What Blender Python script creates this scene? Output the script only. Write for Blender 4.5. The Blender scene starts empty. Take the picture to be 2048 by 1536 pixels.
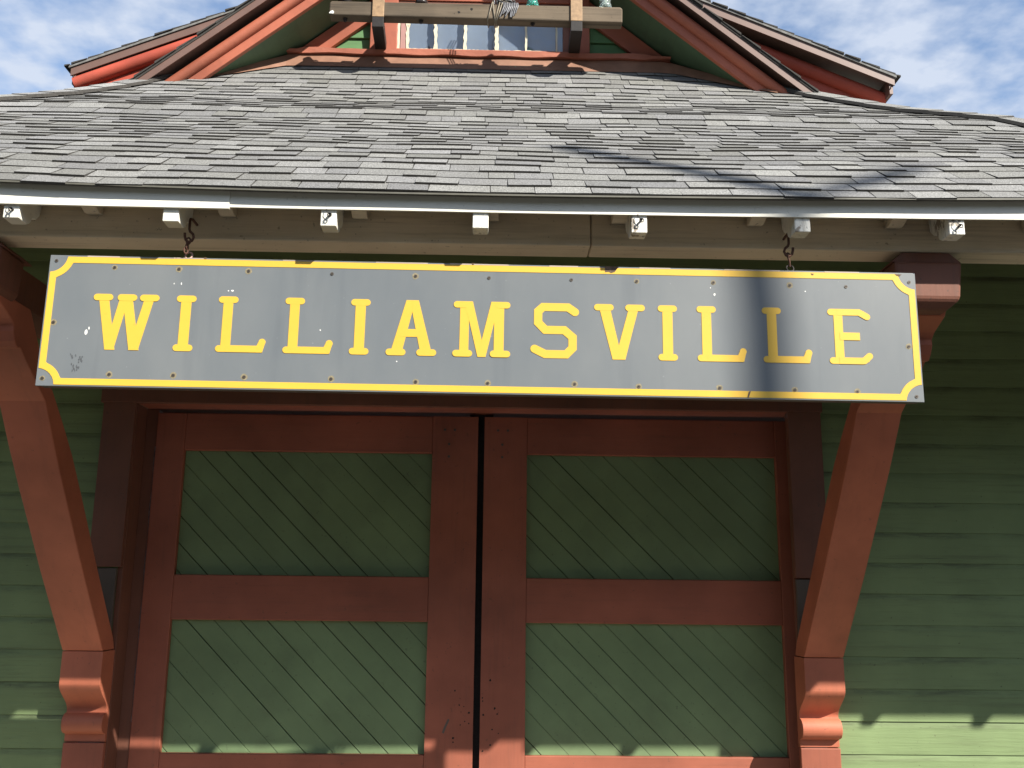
import bpy, bmesh, math, random
from mathutils import Vector, Matrix
random.seed(7)
R = math.radians
scn = bpy.context.scene
COL = scn.collection

# ------------------------------------------------------------------ materials
def new_mat(name):
    m = bpy.data.materials.new(name); m.use_nodes = True
    nt = m.node_tree; nt.nodes.clear()
    out = nt.nodes.new('ShaderNodeOutputMaterial')
    b = nt.nodes.new('ShaderNodeBsdfPrincipled')
    nt.links.new(b.outputs[0], out.inputs[0])
    return m, nt, b, out

def N(nt, kind, **kw):
    n = nt.nodes.new(kind)
    for k, v in kw.items():
        if k.startswith('i_'):
            n.inputs[int(k[2:])].default_value = v
        else:
            setattr(n, k, v)
    return n

def noise(nt, scale, stretch=(1, 1, 1), detail=4, rough=.6, loc=(0, 0, 0)):
    tc = N(nt, 'ShaderNodeTexCoord'); mp = N(nt, 'ShaderNodeMapping')
    mp.inputs['Scale'].default_value = stretch; mp.inputs['Location'].default_value = loc
    nz = N(nt, 'ShaderNodeTexNoise'); nz.inputs['Scale'].default_value = scale
    nz.inputs['Detail'].default_value = detail; nz.inputs['Roughness'].default_value = rough
    nt.links.new(tc.outputs['Object'], mp.inputs[0]); nt.links.new(mp.outputs[0], nz.inputs['Vector'])
    return nz.outputs['Fac']

def ramp(nt, fac, stops):
    r = N(nt, 'ShaderNodeValToRGB'); e = r.color_ramp.elements
    e[0].position, e[0].color = stops[0][0], (*stops[0][1], 1)
    e[1].position, e[1].color = stops[-1][0], (*stops[-1][1], 1)
    for p, c in stops[1:-1]:
        q = e.new(p); q.color = (*c, 1)
    nt.links.new(fac, r.inputs[0]); return r.outputs[0]

def frange(nt, fac, a, b, lo=0., hi=1.):
    m = N(nt, 'ShaderNodeMapRange'); m.inputs[1].default_value = a; m.inputs[2].default_value = b
    m.inputs[3].default_value = lo; m.inputs[4].default_value = hi
    nt.links.new(fac, m.inputs[0]); return m.outputs[0]

def mixc(nt, fac, a, b, mode='MIX'):
    m = N(nt, 'ShaderNodeMix', data_type='RGBA', blend_type=mode)
    for sock, v in ((m.inputs[0], fac), (m.inputs[6], a), (m.inputs[7], b)):
        if isinstance(v, (int, float)): sock.default_value = v
        elif isinstance(v, tuple): sock.default_value = (*v, 1) if len(v) == 3 else v
        else: nt.links.new(v, sock)
    return m.outputs[2]

def bump(nt, b, h, strength, dist):
    bp = N(nt, 'ShaderNodeBump'); bp.inputs['Strength'].default_value = strength
    bp.inputs['Distance'].default_value = dist
    nt.links.new(h, bp.inputs['Height']); nt.links.new(bp.outputs[0], b.inputs['Normal'])

def paint(name, col, grain=(1, 1, 1), rough=.6, fade=.25, dirt=.3, dirtcol=(.05, .045, .035),
          chips=0., chipcol=(.2, .15, .11), bumps=.35, gscale=30, spec=.35, loc=(0, 0, 0)):
    """old paint on wood: broad fading, grain-wise grime, fine cracks and worn spots"""
    m, nt, b, out = new_mat(name)
    big = noise(nt, 1.7, (1, 1, 1), 4, .6, loc)
    lo = tuple(c * (1 - fade) for c in col); hi = tuple(min(1, c * (1 + fade)) for c in col)
    c = ramp(nt, big, [(.3, lo), (.7, hi)])
    g = noise(nt, gscale, grain, 6, .68, loc)
    c = mixc(nt, frange(nt, g, .52, .78, 0, dirt), c, dirtcol)
    sp = noise(nt, 55, (1, 1, 1), 2, .5, (3, 1, 2))
    c = mixc(nt, frange(nt, sp, .69, .74, 0, .55 * min(1, dirt * 2.5)), c, dirtcol)
    if chips > 0:
        cz = noise(nt, 9, tuple(.4 + .6 * q for q in grain), 8, .75, (7, 3, 1))
        c = mixc(nt, frange(nt, cz, .72 - chips, .74 - chips), c, chipcol)
    nt.links.new(c, b.inputs['Base Color'])
    b.inputs['Roughness'].default_value = rough; b.inputs['Specular IOR Level'].default_value = spec
    bump(nt, b, g, bumps, .004)
    return m

def plain(name, col, rough=.5, metal=0., var=.2, scale=20):
    m, nt, b, out = new_mat(name)
    n = noise(nt, scale, (1, 1, 1), 4)
    c = ramp(nt, n, [(.3, tuple(x * (1 - var) for x in col)), (.7, tuple(min(1, x * (1 + var)) for x in col))])
    nt.links.new(c, b.inputs['Base Color'])
    b.inputs['Roughness'].default_value = rough; b.inputs['Metallic'].default_value = metal
    bump(nt, b, n, .15, .002)
    return m

GX, GZ, GY = (.06, 1, 1), (1, 1, .06), (1, .06, 1)
RED = (.295, .092, .055)
M = {}
M['red_x'] = paint('red_paint_along', RED, GX, chips=.02, dirt=.25)
M['red_z'] = paint('red_paint_upright', RED, GZ, chips=.02, dirt=.25)
M['red_brace'] = paint('red_paint_brace', (.41, .127, .07), (1, .25, .25), chips=.0, dirt=.2, gscale=18)
M['red_gable'] = paint('red_paint_gable', (.335, .10, .058), (.3, 1, .3), chips=.01, dirt=.2, bumps=.6)
M['red_frieze'] = paint('bright_red_frieze', (.40, .075, .045), (.2, 1, .2), dirt=.3)
M['red_sill'] = paint('flaking_red_sill', (.36, .12, .075), (.4, 1, 1), chips=.07, chipcol=(.42, .26, .2), bumps=1.0, dirt=.4, gscale=22)
M['dark_casing'] = paint('worn_red_brown', (.165, .066, .042), GZ, dirt=.35, chips=.02)
M['grey_block'] = paint('weathered_grey_base', (.10, .08, .066), GZ, dirt=.4)
M['siding'] = paint('pale_green_siding', (.18, .245, .11), (.05, 1, 1), rough=.7, fade=.16, dirt=.5,
                    dirtcol=(.07, .065, .04), chips=.0, gscale=26, bumps=.8)
_m = M['siding']; _nt = _m.node_tree
_b = [n for n in _nt.nodes if n.type == 'BSDF_PRINCIPLED'][0]
_src = _b.inputs['Base Color'].links[0].from_socket
_tc = N(_nt, 'ShaderNodeTexCoord'); _sp = N(_nt, 'ShaderNodeSeparateXYZ'); _nt.links.new(_tc.outputs['Object'], _sp.inputs[0])
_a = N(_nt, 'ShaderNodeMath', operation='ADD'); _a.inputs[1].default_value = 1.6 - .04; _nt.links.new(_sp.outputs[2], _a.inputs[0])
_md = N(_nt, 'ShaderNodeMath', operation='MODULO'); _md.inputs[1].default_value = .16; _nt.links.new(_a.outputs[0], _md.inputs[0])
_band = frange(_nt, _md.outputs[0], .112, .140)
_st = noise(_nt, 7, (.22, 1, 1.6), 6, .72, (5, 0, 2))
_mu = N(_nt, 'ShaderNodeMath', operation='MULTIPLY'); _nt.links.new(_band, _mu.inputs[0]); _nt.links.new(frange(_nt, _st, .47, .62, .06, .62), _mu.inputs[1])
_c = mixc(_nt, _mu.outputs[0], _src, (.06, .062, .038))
_ck = noise(_nt, 60, (.02, 1, 1), 3, .5, (1, 2, 9))
_c = mixc(_nt, frange(_nt, _ck, .68, .73, 0, .5), _c, (.05, .055, .03))
_nt.links.new(_c, _b.inputs['Base Color'])
M['door_green'] = paint('green_door_boards', (.155, .225, .11), (.35, 1, .35), fade=.2, dirt=.22, gscale=14, bumps=.3)
M['gable_green'] = paint('green_gable_boards', (.095, .20, .08), GX, dirt=.3, chips=.015, chipcol=(.4, .42, .36))
M['soffit_green'] = paint('dark_green_soffit', (.075, .125, .07), GY, dirt=.3)
M['white'] = paint('white_paint', (.74, .72, .63), GX, rough=.5, fade=.06, dirt=.12, chips=.0, bumps=.2)
M['white_worn'] = paint('worn_white_paint', (.80, .78, .70), (1, 1, .3), rough=.55, fade=.06, dirt=.7, chips=.15,
                        chipcol=(.28, .24, .19), bumps=.6, gscale=45)
M['beam'] = paint('dingy_white_beam', (.70, .60, .45), (.04, 1, 1), rough=.75, fade=.15, dirt=.6,
                  dirtcol=(.2, .155, .10), chips=.01, bumps=1.0, gscale=28)
M['deck'] = paint('dingy_white_deck', (.62, .54, .41), GX, rough=.75, dirt=.4)
M['brown_metal'] = plain('brown_drip_metal', (.15, .088, .068), .42, 0, .12, 6)
M['flashing'] = plain('brown_flashing', (.24, .125, .082), .5, 0, .2, 9)
M['flashing_grey'] = plain('dull_grey_drip', (.10, .095, .075), .6, 0, .2, 12)
M['old_wood'] = paint('grey_weathered_wood', (.115, .088, .06), (.035, 1, 1), rough=.85, fade=.35, dirt=1.0,
                      dirtcol=(.022, .017, .012), gscale=22, bumps=1.2)
M['strap'] = plain('rust_brown_strap', (.30, .19, .10), .6, .0, .3, 30)
M['dark_iron'] = plain('dark_iron', (.02, .017, .015), .6, .3, .3, 60)
M['rust_iron'] = plain('rusty_iron', (.10, .045, .028), .75, .2, .4, 80)
M['pink_iron'] = plain('flaking_pink_iron', (.40, .26, .22), .75, .0, .3, 90)
M['wire_grey'] = plain('old_wire', (.16, .16, .17), .5, .2, .6, 40)
M['wire_tan'] = plain('tan_wire', (.22, .19, .14), .6, .1, .4, 40)
M['putty'] = paint('crumbling_cream_putty', (.62, .56, .42), GZ, rough=.8, fade=.1, dirt=.3, chips=.06, chipcol=(.3, .24, .18), bumps=1., gscale=60)
M['blind'] = paint('grey_blue_blind', (.235, .26, .31), (1, 1, 1), rough=.8, fade=.2, dirt=.08, gscale=6)  # blue tint paints the sky's reflection in the panes into the blind
M['pane_strip'] = paint('faded_pink_strip', (.34, .19, .17), GZ, dirt=.2)
M['black'] = plain('black_gap', (.008, .007, .006), .9)
M['yellow'] = paint('yellow_sign_paint', (.66, .41, .048), (1, 1, 1), rough=.45, fade=.05, dirt=.05, bumps=.05, spec=.4)
M['sign_edge'] = paint('sign_edge_wood', (.40, .34, .29), GX, dirt=.5, chips=.05, chipcol=(.12, .09, .07))
M['sign_frame'] = paint('sign_back_frame', (.10, .075, .06), GX, dirt=.4)
M['rust_halo'] = plain('rust_halo', (.225, .19, .115), .7, 0, .3, 120)
M['screw'] = plain('screw_head', (.085, .07, .055), .5, .4, .3, 200)
M['dropping'] = plain('white_dropping', (.75, .74, .7), .8, 0, .1)
M['smudge'] = plain('dark_smudge', (.075, .08, .085), .7, 0, .3, 200)
M['chip_wood'] = plain('bare_wood_chip', (.11, .07, .045), .8, 0, .5, 80)

# sign face: blue-grey paint with rain streaks
m, nt, b, out = new_mat('blue_grey_sign_paint')
n1 = noise(nt, 2.2, (1, 1, .5), 5, .6); n2 = noise(nt, 9, (1, 1, .10), 4, .6, (2, 0, 0)); n3 = noise(nt, 60, (1, 1, 1), 3, .6)
c = ramp(nt, n1, [(.3, (.122, .137, .147)), (.7, (.164, .175, .177))])
c = mixc(nt, frange(nt, n2, .55, .8, 0, .35), c, (.07, .082, .095))
c = mixc(nt, frange(nt, n3, .70, .76, 0, .35), c, (.42, .43, .42))
nt.links.new(c, b.inputs['Base Color']); b.inputs['Roughness'].default_value = .42
bump(nt, b, n1, .12, .01)
M['sign_face'] = m

# shingles: granules over a per-tab tone
m, nt, b, out = new_mat('grey_asphalt_shingle')
at = N(nt, 'ShaderNodeAttribute', attribute_name='tone')
g = noise(nt, 210, (1, 1, 1), 3, .75)
gr = ramp(nt, g, [(.36, (.45, .45, .45)), (.5, (1, 1, 1)), (.64, (1.0, 1.0, 1.0))])
gr2 = frange(nt, g, .36, .64, .38, 1.7)
c = mixc(nt, 1., at.outputs['Color'], gr2, 'MULTIPLY')
st = noise(nt, 1.1, (1, 1, 1), 3, .5)
c = mixc(nt, frange(nt, st, .4, .7, 0, .22), c, (.12, .115, .10))
st2 = noise(nt, 3., (1, .25, .25), 5, .65, (4, 2, 1))
c = mixc(nt, frange(nt, st2, .52, .72, 0, .22), c, (.10, .095, .085))
nt.links.new(c, b.inputs['Base Color']); b.inputs['Roughness'].default_value = .9
b.inputs['Specular IOR Level'].default_value = .2
bump(nt, b, g, .5, .003)
M['shingle'] = m
M['shingle_edge'] = plain('dark_shingle_edge', (.040, .037, .033), .95, 0, .3, 60)
M['shingle_side'] = plain('side_roof_shingle', (.16, .158, .15), .95, 0, .3, 25)

# unseen pale ground strip, added to bounce sunlight up under the eave
m, nt, b, out = new_mat('worn_paving')
n1 = noise(nt, .6, (1, 1, 1), 5); n2 = noise(nt, 60, (1, 1, 1), 3)
c = ramp(nt, n1, [(.3, (.39, .34, .27)), (.7, (.47, .41, .33))])
c = mixc(nt, frange(nt, n2, .45, .7, 0, .3), c, (.22, .20, .17))
nt.links.new(c, b.inputs['Base Color']); b.inputs['Roughness'].default_value = .95
bump(nt, b, n2, .4, .01)
M['paving'] = m
M['yard'] = plain('dark_gravel_yard', (.018, .017, .015), .95, 0, .35, 3)
M['hill_green'] = plain('wooded_hill', (.04, .055, .025), .95, 0, .5, .5)

# window glass
m, nt, b, out = new_mat('old_window_glass'); nt.nodes.remove(b)
tr = N(nt, 'ShaderNodeBsdfTransparent'); tr.inputs[0].default_value = (.9, .93, .95, 1)
gl = N(nt, 'ShaderNodeBsdfGlossy'); gl.inputs['Roughness'].default_value = .03
lw = N(nt, 'ShaderNodeLayerWeight'); lw.inputs[0].default_value = .5
fp = N(nt, 'ShaderNodeMath', operation='POWER'); fp.inputs[1].default_value = 3.; nt.links.new(lw.outputs['Facing'], fp.inputs[0])
fr = N(nt, 'ShaderNodeMath', operation='MULTIPLY_ADD'); fr.inputs[1].default_value = .7; fr.inputs[2].default_value = .07; nt.links.new(fp.outputs[0], fr.inputs[0])
wv = noise(nt, 5, (1, 1, 1), 2); bp = N(nt, 'ShaderNodeBump'); bp.inputs['Strength'].default_value = .25; bp.inputs['Distance'].default_value = .02
nt.links.new(wv, bp.inputs['Height']); nt.links.new(bp.outputs[0], gl.inputs['Normal'])
mx = N(nt, 'ShaderNodeMixShader'); nt.links.new(fr.outputs[0], mx.inputs[0]); nt.links.new(tr.outputs[0], mx.inputs[1]); nt.links.new(gl.outputs[0], mx.inputs[2])
nt.links.new(mx.outputs[0], out.inputs[0]); M['glass'] = m

def glassy(name, col, rough=.08):
    m, nt, b, out = new_mat(name)
    b.inputs['Base Color'].default_value = (*col, 1); b.inputs['Roughness'].default_value = rough
    b.inputs['Transmission Weight'].default_value = .85; b.inputs['IOR'].default_value = 1.5
    n = noise(nt, 12); bump(nt, b, n, .1, .004); return m
M['teal_glass'] = glassy('teal_insulator_glass', (.25, .80, .68))
M['clear_glass'] = glassy('clear_insulator_glass', (.78, .90, .86))
M['dark_glazed'] = plain('dark_glazed_porcelain', (.03, .022, .02), .25, 0, .3)

# ------------------------------------------------------------------ mesh helpers
class MB:
    def __init__(s): s.v = []; s.f = []; s.mi = []; s.tone = []; s.sm = []
    def add(s, vs, fs, mi=0, tone=None, smooth=False):
        o = len(s.v); s.v += [tuple(p) for p in vs]
        for f in fs:
            s.f.append(tuple(o + i for i in f)); s.mi.append(mi); s.tone.append(tone or (.2, .2, .2)); s.sm.append(smooth)
        return s
    def box(s, x0, x1, y0, y1, z0, z1, mi=0):
        v = [(x, y, z) for x in (x0, x1) for y in (y0, y1) for z in (z0, z1)]
        return s.add(v, [(0, 1, 3, 2), (4, 6, 7, 5), (0, 4, 5, 1), (2, 3, 7, 6), (0, 2, 6, 4), (1, 5, 7, 3)], mi)
    def hexa(s, v, mi=0):   # 4 bottom + 4 top corners, same order
        return s.add(v, [(3, 2, 1, 0), (4, 5, 6, 7), (0, 1, 5, 4), (1, 2, 6, 5), (2, 3, 7, 6), (3, 0, 4, 7)], mi)
    def prism_x(s, prof, x0, x1, mi=0):   # profile of (y,z) swept along x
        n = len(prof); v = [(x0, y, z) for y, z in prof] + [(x1, y, z) for y, z in prof]
        return s.add(v, [tuple(range(n)), tuple(range(2 * n - 1, n - 1, -1))] + [(i, n + i, n + (i + 1) % n, (i + 1) % n) for i in range(n)], mi)
    def prism_y(s, prof, y0, y1, mi=0):   # profile of (x,z) swept along y
        n = len(prof); v = [(x, y0, z) for x, z in prof] + [(x, y1, z) for x, z in prof]
        return s.add(v, [tuple(range(n)), tuple(range(2 * n - 1, n - 1, -1))] + [(i, n + i, n + (i + 1) % n, (i + 1) % n) for i in range(n)], mi)
    def tube(s, pts, r, seg=8, mi=0, closed=False):
        pts = [Vector(p) for p in pts]; n = len(pts); rings = []
        prev = None
        for i, p in enumerate(pts):
            a = pts[(i - 1) % n] if (closed or i > 0) else p
            c = pts[(i + 1) % n] if (closed or i < n - 1) else p
            t = (c - a).normalized()
            if prev is None:
                u = t.orthogonal().normalized()
            else:
                u = (prev - t * prev.dot(t)); u = u.normalized() if u.length > 1e-6 else t.orthogonal().normalized()
            prev = u; w = t.cross(u)
            rr = r[i] if isinstance(r, (list, tuple)) else r
            rings.append([p + (u * math.cos(2 * math.pi * k / seg) + w * math.sin(2 * math.pi * k / seg)) * rr for k in range(seg)])
        v = [q for ring in rings for q in ring]; f = []
        for i in range(n if closed else n - 1):
            j = (i + 1) % n
            for k in range(seg):
                f.append((i * seg + k, i * seg + (k + 1) % seg, j * seg + (k + 1) % seg, j * seg + k))
        s.add(v, f, mi, smooth=True)
        if not closed: s.add(rings[0], [tuple(range(seg - 1, -1, -1))], mi); s.add(rings[-1], [tuple(range(seg))], mi)
        return s
    def lathe(s, prof, c, seg=24, mi=0):  # (r,z) turned about vertical axis at c
        v = [(c[0] + r * math.cos(2 * math.pi * k / seg), c[1] + r * math.sin(2 * math.pi * k / seg), c[2] + z) for r, z in prof for k in range(seg)]
        f = [(i * seg + k, i * seg + (k + 1) % seg, (i + 1) * seg + (k + 1) % seg, (i + 1) * seg + k) for i in range(len(prof) - 1) for k in range(seg)]
        return s.add(v, f, mi, smooth=True)
    def disc(s, c, r, y, seg=14, mi=0, h=.001, jit=0.):
        pts = [(c[0] + r * (1 + random.uniform(-jit, jit)) * math.cos(2 * math.pi * k / seg), c[1] + r * (1 + random.uniform(-jit, jit)) * math.sin(2 * math.pi * k / seg)) for k in range(seg)]
        return s.plate(pts, y, h, mi)
    def plate(s, pts, y, h, mi=0):  # outline in (x,z), front at y-h
        return s.prism_y(pts, y - h, y, mi)

# the roof, eave and gable were placed from image pixels; CAM_SCALE rescales them about the camera position (scale, then shift)
CAM_SCALE = [1., (0., 0., 0.)]
ROOF_CAM_SCALE = [1.045, (0., .234, -.0729)]
def build(name, mb, mats, parent=None, bev=0., label=None, fixn=True):
    k_, t_ = CAM_SCALE
    if k_ != 1.: mb.v = [(x * k_ + t_[0], y * k_ + t_[1], z * k_ + t_[2]) for x, y, z in mb.v]
    me = bpy.data.meshes.new(name)
    org = Vector((0, 0, 0)); p = parent
    while p is not None:
        org += p.location; p = p.parent
    me.from_pydata([Vector(v) - org for v in mb.v], [], mb.f)
    mats = mats if isinstance(mats, (list, tuple)) else [mats]
    for k in mats: me.materials.append(M[k])
    me.polygons.foreach_set('material_index', mb.mi)
    me.polygons.foreach_set('use_smooth', mb.sm)
    if any(t != (.2, .2, .2) for t in mb.tone):
        ca = me.color_attributes.new('tone', 'FLOAT_COLOR', 'CORNER')
        arr = []
        for poly, t in zip(me.polygons, mb.tone): arr += [t[0], t[1], t[2], 1.] * poly.loop_total
        ca.data.foreach_set('color', arr)
    if fixn:
        bm = bmesh.new(); bm.from_mesh(me); bmesh.ops.recalc_face_normals(bm, faces=bm.faces); bm.to_mesh(me); bm.free()
    me.update()
    o = bpy.data.objects.new(name, me); COL.objects.link(o)
    o.parent = parent
    if bev:
        md = o.modifiers.new('bevel', 'BEVEL'); md.width = bev; md.segments = 2; md.limit_method = 'ANGLE'; md.angle_limit = R(40)
    if label: o['label'] = label
    return o

def thing(name, label, cat, loc=(0, 0, 0)):
    o = bpy.data.objects.new(name, None); COL.objects.link(o); o.location = loc
    o['label'] = label; o['category'] = cat; o.empty_display_size = .2
    return o

def holder(name, parent):
    o = bpy.data.objects.new(name, None); COL.objects.link(o); o.parent = parent; o.empty_display_size = .1
    return o

# ------------------------------------------------------------------ ground
g = MB(); g.add([(-150, -150, 0), (150, -150, 0), (150, 150, 0), (-150, 150, 0)], [(0, 1, 2, 3)])
o = build('ground', g, 'yard'); o['kind'] = 'structure'
g = MB(); g.box(-9, 2.25, -1.05, .02, -.02, .03); o = build('pavement', g, 'paving', None, .01); o['kind'] = 'structure'  # slab is an added bounce surface, cut short to dim the right wall
# unseen green ridge behind the camera, added to block low sky light
g = MB(); rh = random.Random(11); n = 90; rows = 7
vs = []
for r_ in range(rows + 1):
    for k in range(n + 1):
        a = math.pi + math.pi * 1.04 * k / n - .06; t = r_ / rows
        h = (15 + 3 * math.sin(k * .31) + 2 * math.sin(k * .83 + 2)) * math.sin(t * math.pi * .5) + (rh.uniform(-.9, .9) if r_ else 0)
        d = 42 + 16 * t + rh.uniform(-.7, .7)
        vs.append((d * math.cos(a), d * math.sin(a), h - .3))
g.add(vs, [(r_ * (n + 1) + k, r_ * (n + 1) + k + 1, (r_ + 1) * (n + 1) + k + 1, (r_ + 1) * (n + 1) + k) for r_ in range(rows) for k in range(n)])
o = build('hill', g, 'hill_green'); o['kind'] = 'structure'

# ------------------------------------------------------------------ the depot
depot = thing('train_depot', 'old green and red wooden train depot with grey shingled roof and double freight door', 'building')

# front wall: drop siding with a cove at the top of every board
ZB = .84 - .16 * 5
def siding(mb, x0, x1, z0, z1, yf=0., pitch=.16, off=ZB, seg=.6):
    ks = int(math.floor((z0 - off) / pitch)); prof = []
    z = off + ks * pitch
    while z < z1:
        dy = random.uniform(-.0015, .0015)
        for a, dz in ((0., .0), (0., .1), (.0005, .13), (.0025, .142), (.0045, .152), (.006, .1585)):
            zz = z + dz
            if z0 <= zz <= z1: prof.append((yf + a + dy, zz))
        z += pitch
    prof = [(prof[0][0], z0)] + prof + [(prof[-1][0], z1)]
    n = len(prof); xs = [x0, x1]
    v = [(x, y, z) for x in xs for y, z in prof]
    f = [(i, n + i, n + i + 1, i + 1) for i in range(n - 1)]
    mb.add(v, f)
    mb.box(x0, x1, yf + .03, yf + .12, z0, z1)
w = MB()
siding(w, -3.3, -1.94, 0, 4.0); siding(w, 1.765, 3.9, 0, 4.0); siding(w, -1.94, 1.765, 2.62, 4.0)
w.box(-3.3, -3.2, .12, 6, 0, 4.0); w.box(3.8, 3.9, .12, 6, 0, 4.0)
build('front_wall', w, 'siding', depot, fixn=False)

# door surround
fr = holder('door_frame', depot)
c = MB(); c.box(-2.085, -1.915, -.03, .0, 1.735, 2.60); build('casing', c, 'dark_casing', fr, .003)
c = MB(); c.box(1.595, 1.775, -.03, .0, 1.715, 2.60); build('casing', c, 'dark_casing', fr, .003)
c = MB(); c.box(-2.10, 1.785, -.036, .0, 2.60, 2.79); build('head_casing', c, 'dark_casing', fr, .003)
c = MB(); c.box(-2.05, -1.94, -.02, .0, 0, 1.728); build('lower_casing', c, 'grey_block', fr, .003, 'weathered grey lower casing board')
c = MB(); c.box(1.60, 1.72, -.02, .0, 0, 1.708); build('lower_casing', c, 'grey_block', fr, .003, 'weathered grey lower casing board')
for ja, jb in ((-1.94, -1.912), (1.748, 1.765)):
    c = MB(); c.box(ja, jb, .0, .30, 0, 2.60); build('side_jamb', c, 'dark_casing', fr, .002)
c = MB(); c.box(-1.912, 1.748, .0, .30, 2.60, 2.63); build('head_jamb', c, 'red_x', fr, .002)
c = MB(); c.box(1.597, 1.748, .002, .03, 0, 2.598); build('door_stop', c, 'dark_casing', fr, .002)
c = MB(); c.box(-1.912, -1.846, .145, .20, 0, 2.598); build('door_stop', c, 'dark_casing', fr, .002)
c = MB()
pts = [(-1.851 + .002 * math.sin(k * 1.3), .1435, .95 + k * .06) for k in range(25)]
c.tube(pts, .0022, 5); build('caulk_line', c, 'wire_grey', fr)

DOOR_CAM_SCALE = [.992, (0., -.0416, .013)]  # door coordinates shrunk about the camera position, bringing the leaves nearer
CAM_SCALE = DOOR_CAM_SCALE
# double freight door: two leaves, each with stiles, rails and diagonal board panels
def clip_rect(poly, x0, x1, z0, z1):
    for ax, val, sgn in ((0, x0, 1), (0, x1, -1), (1, z0, 1), (1, z1, -1)):
        out = []
        for i in range(len(poly)):
            a, b_ = poly[i], poly[(i + 1) % len(poly)]
            da, db = (a[ax] - val) * sgn, (b_[ax] - val) * sgn
            if da >= 0: out.append(a)
            if da * db < 0:
                t = da / (da - db); out.append((a[0] + (b_[0] - a[0]) * t, a[1] + (b_[1] - a[1]) * t))
        poly = out
        if len(poly) < 3: return []
    return poly
def door_panel(x0, x1, z0, z1, parent, ph):
    mb = MB(); mb.box(x0 - .02, x1 + .02, .236, .25, z0 - .02, z1 + .02, 1)
    wd = .102 * math.sqrt(2); s = x0 + z0 + ph - wd     # boards run x+z = const
    while s < x1 + z1:
        gap = random.choice((.0022, .003, .003, .0045, .006))
        L = 9
        poly = [(s - L, L), (s + wd - gap - L, L), (s + wd - gap + L, -L), (s + L, -L)]
        poly = clip_rect(poly, x0, x1, z0, z1)
        if poly:
            mb.prism_y(poly, .214 + random.uniform(-.0022, .0022), .235)
        s += wd
    build('panel', mb, ['door_green', 'black'], parent, .0012)
def leaf(xa, xb, pa, pb, ph):
    lf = holder('freight_door', depot)
    for a, b_ in ((xa, pa), (pb, xb)):
        mb = MB(); mb.box(a, b_, .18, .226, .12, 2.585)
        if abs((a + b_) / 2) < .3:
            rs = random.Random(int(a * 1000)); s_ = 1 if a < -.1 else -1; e_ = b_ if a < -.1 else a
            for _ in range(15):
                xx = e_ - s_ * abs(rs.gauss(.045, .05)); zz = rs.gauss(.98, .10); q = rs.uniform(.002, .0055)
                if a + .01 < xx < b_ - .01: mb.disc((xx, zz), q, .18, 8, 1, .0006, .5)
            if a < -.1:
                mb.plate([(-.245, .905), (-.235, .90), (-.222, .935), (-.212, .955), (-.207, .968), (-.214, .975), (-.222, .96), (-.236, .93)], .18, .0005, 2)
        build('stile', mb, ['red_z', 'black', 'grey_block'], lf, .0 if abs((a + b_) / 2) < .3 else .004)
    for z0, z1, in ((2.378, 2.585), (1.467, 1.703), (.60, .792), (.12, .32)):
        mb = MB(); mb.box(pa, pb, .1825, .226, z0, z1); build('rail', mb, 'red_x', lf, .004)
    for z0, z1 in ((1.703, 2.378), (.792, 1.467), (.32, .60)):
        door_panel(pa, pb, z0, z1, lf, ph)
    xc = xb - .13 if xa < -1 else xa + .13
    for dx, dz in ((-.055, .02), (-.03, .10), (.0, .02), (-.03, .17)):
        mb = MB(); mb.tube([(xc + dx, .182, 2.53 - dz), (xc + dx, .1745, 2.53 - dz)], .007, 8)
        build('bolt_head', mb, 'grey_block', lf)
leaf(-1.864, -.083, -1.705, -.335, .03)
leaf(-.047, 1.74, .19, 1.58, .09)

c = MB(); c.box(-.13, .0, .25, .262, .1, 2.66); build('door_gap_back', c, 'dark_iron', fr)
CAM_SCALE = ROOF_CAM_SCALE
# eave brackets: post, moulded corbel, knee brace, head beam, block
BO = [(-.375, 1.335), (-.53, 1.51), (-.70, 1.70), (-.85, 1.88), (-.99, 2.045), (-1.11, 2.195), (-1.24, 2.37), (-1.34, 2.43),
      (-1.437, 2.49), (-1.495, 2.53), (-1.525, 2.525), (-1.548, 2.545), (-1.568, 2.58), (-1.568, 2.602), (-1.594, 2.622), (-1.645, 2.642), (-1.69, 2.66), (-1.715, 2.70)]
BI = [(-1.45, 2.70), (-1.30, 2.52), (-1.177, 2.42), (-1.06, 2.315), (-.93, 2.19), (-.784, 2.02), (-.583, 1.775), (-.40, 1.56), (-.255, 1.39), (-.23, 1.336)]
def arc(c, r0, r1, a0, a1, n): return [(c[0] + r0 * math.cos(R(a0 + (a1 - a0) * k / n)), c[1] + r1 * math.sin(R(a0 + (a1 - a0) * k / n))) for k in range(n + 1)]
CB = ([(-.215, 1.332), (-.370, 1.332), (-.372, 1.190)] + [(-.372 + .118 * (1 - math.cos(t * math.pi / 24)) * .5 * 1.02, 1.185 - .135 * t / 24) for t in range(1, 25)]
      + [(-.252, 1.043)] + arc((-.258, .995), -.046, .047, 85, -80, 16) + [(-.247, .943), (-.247, .908), (-.215, .905)])
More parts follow.
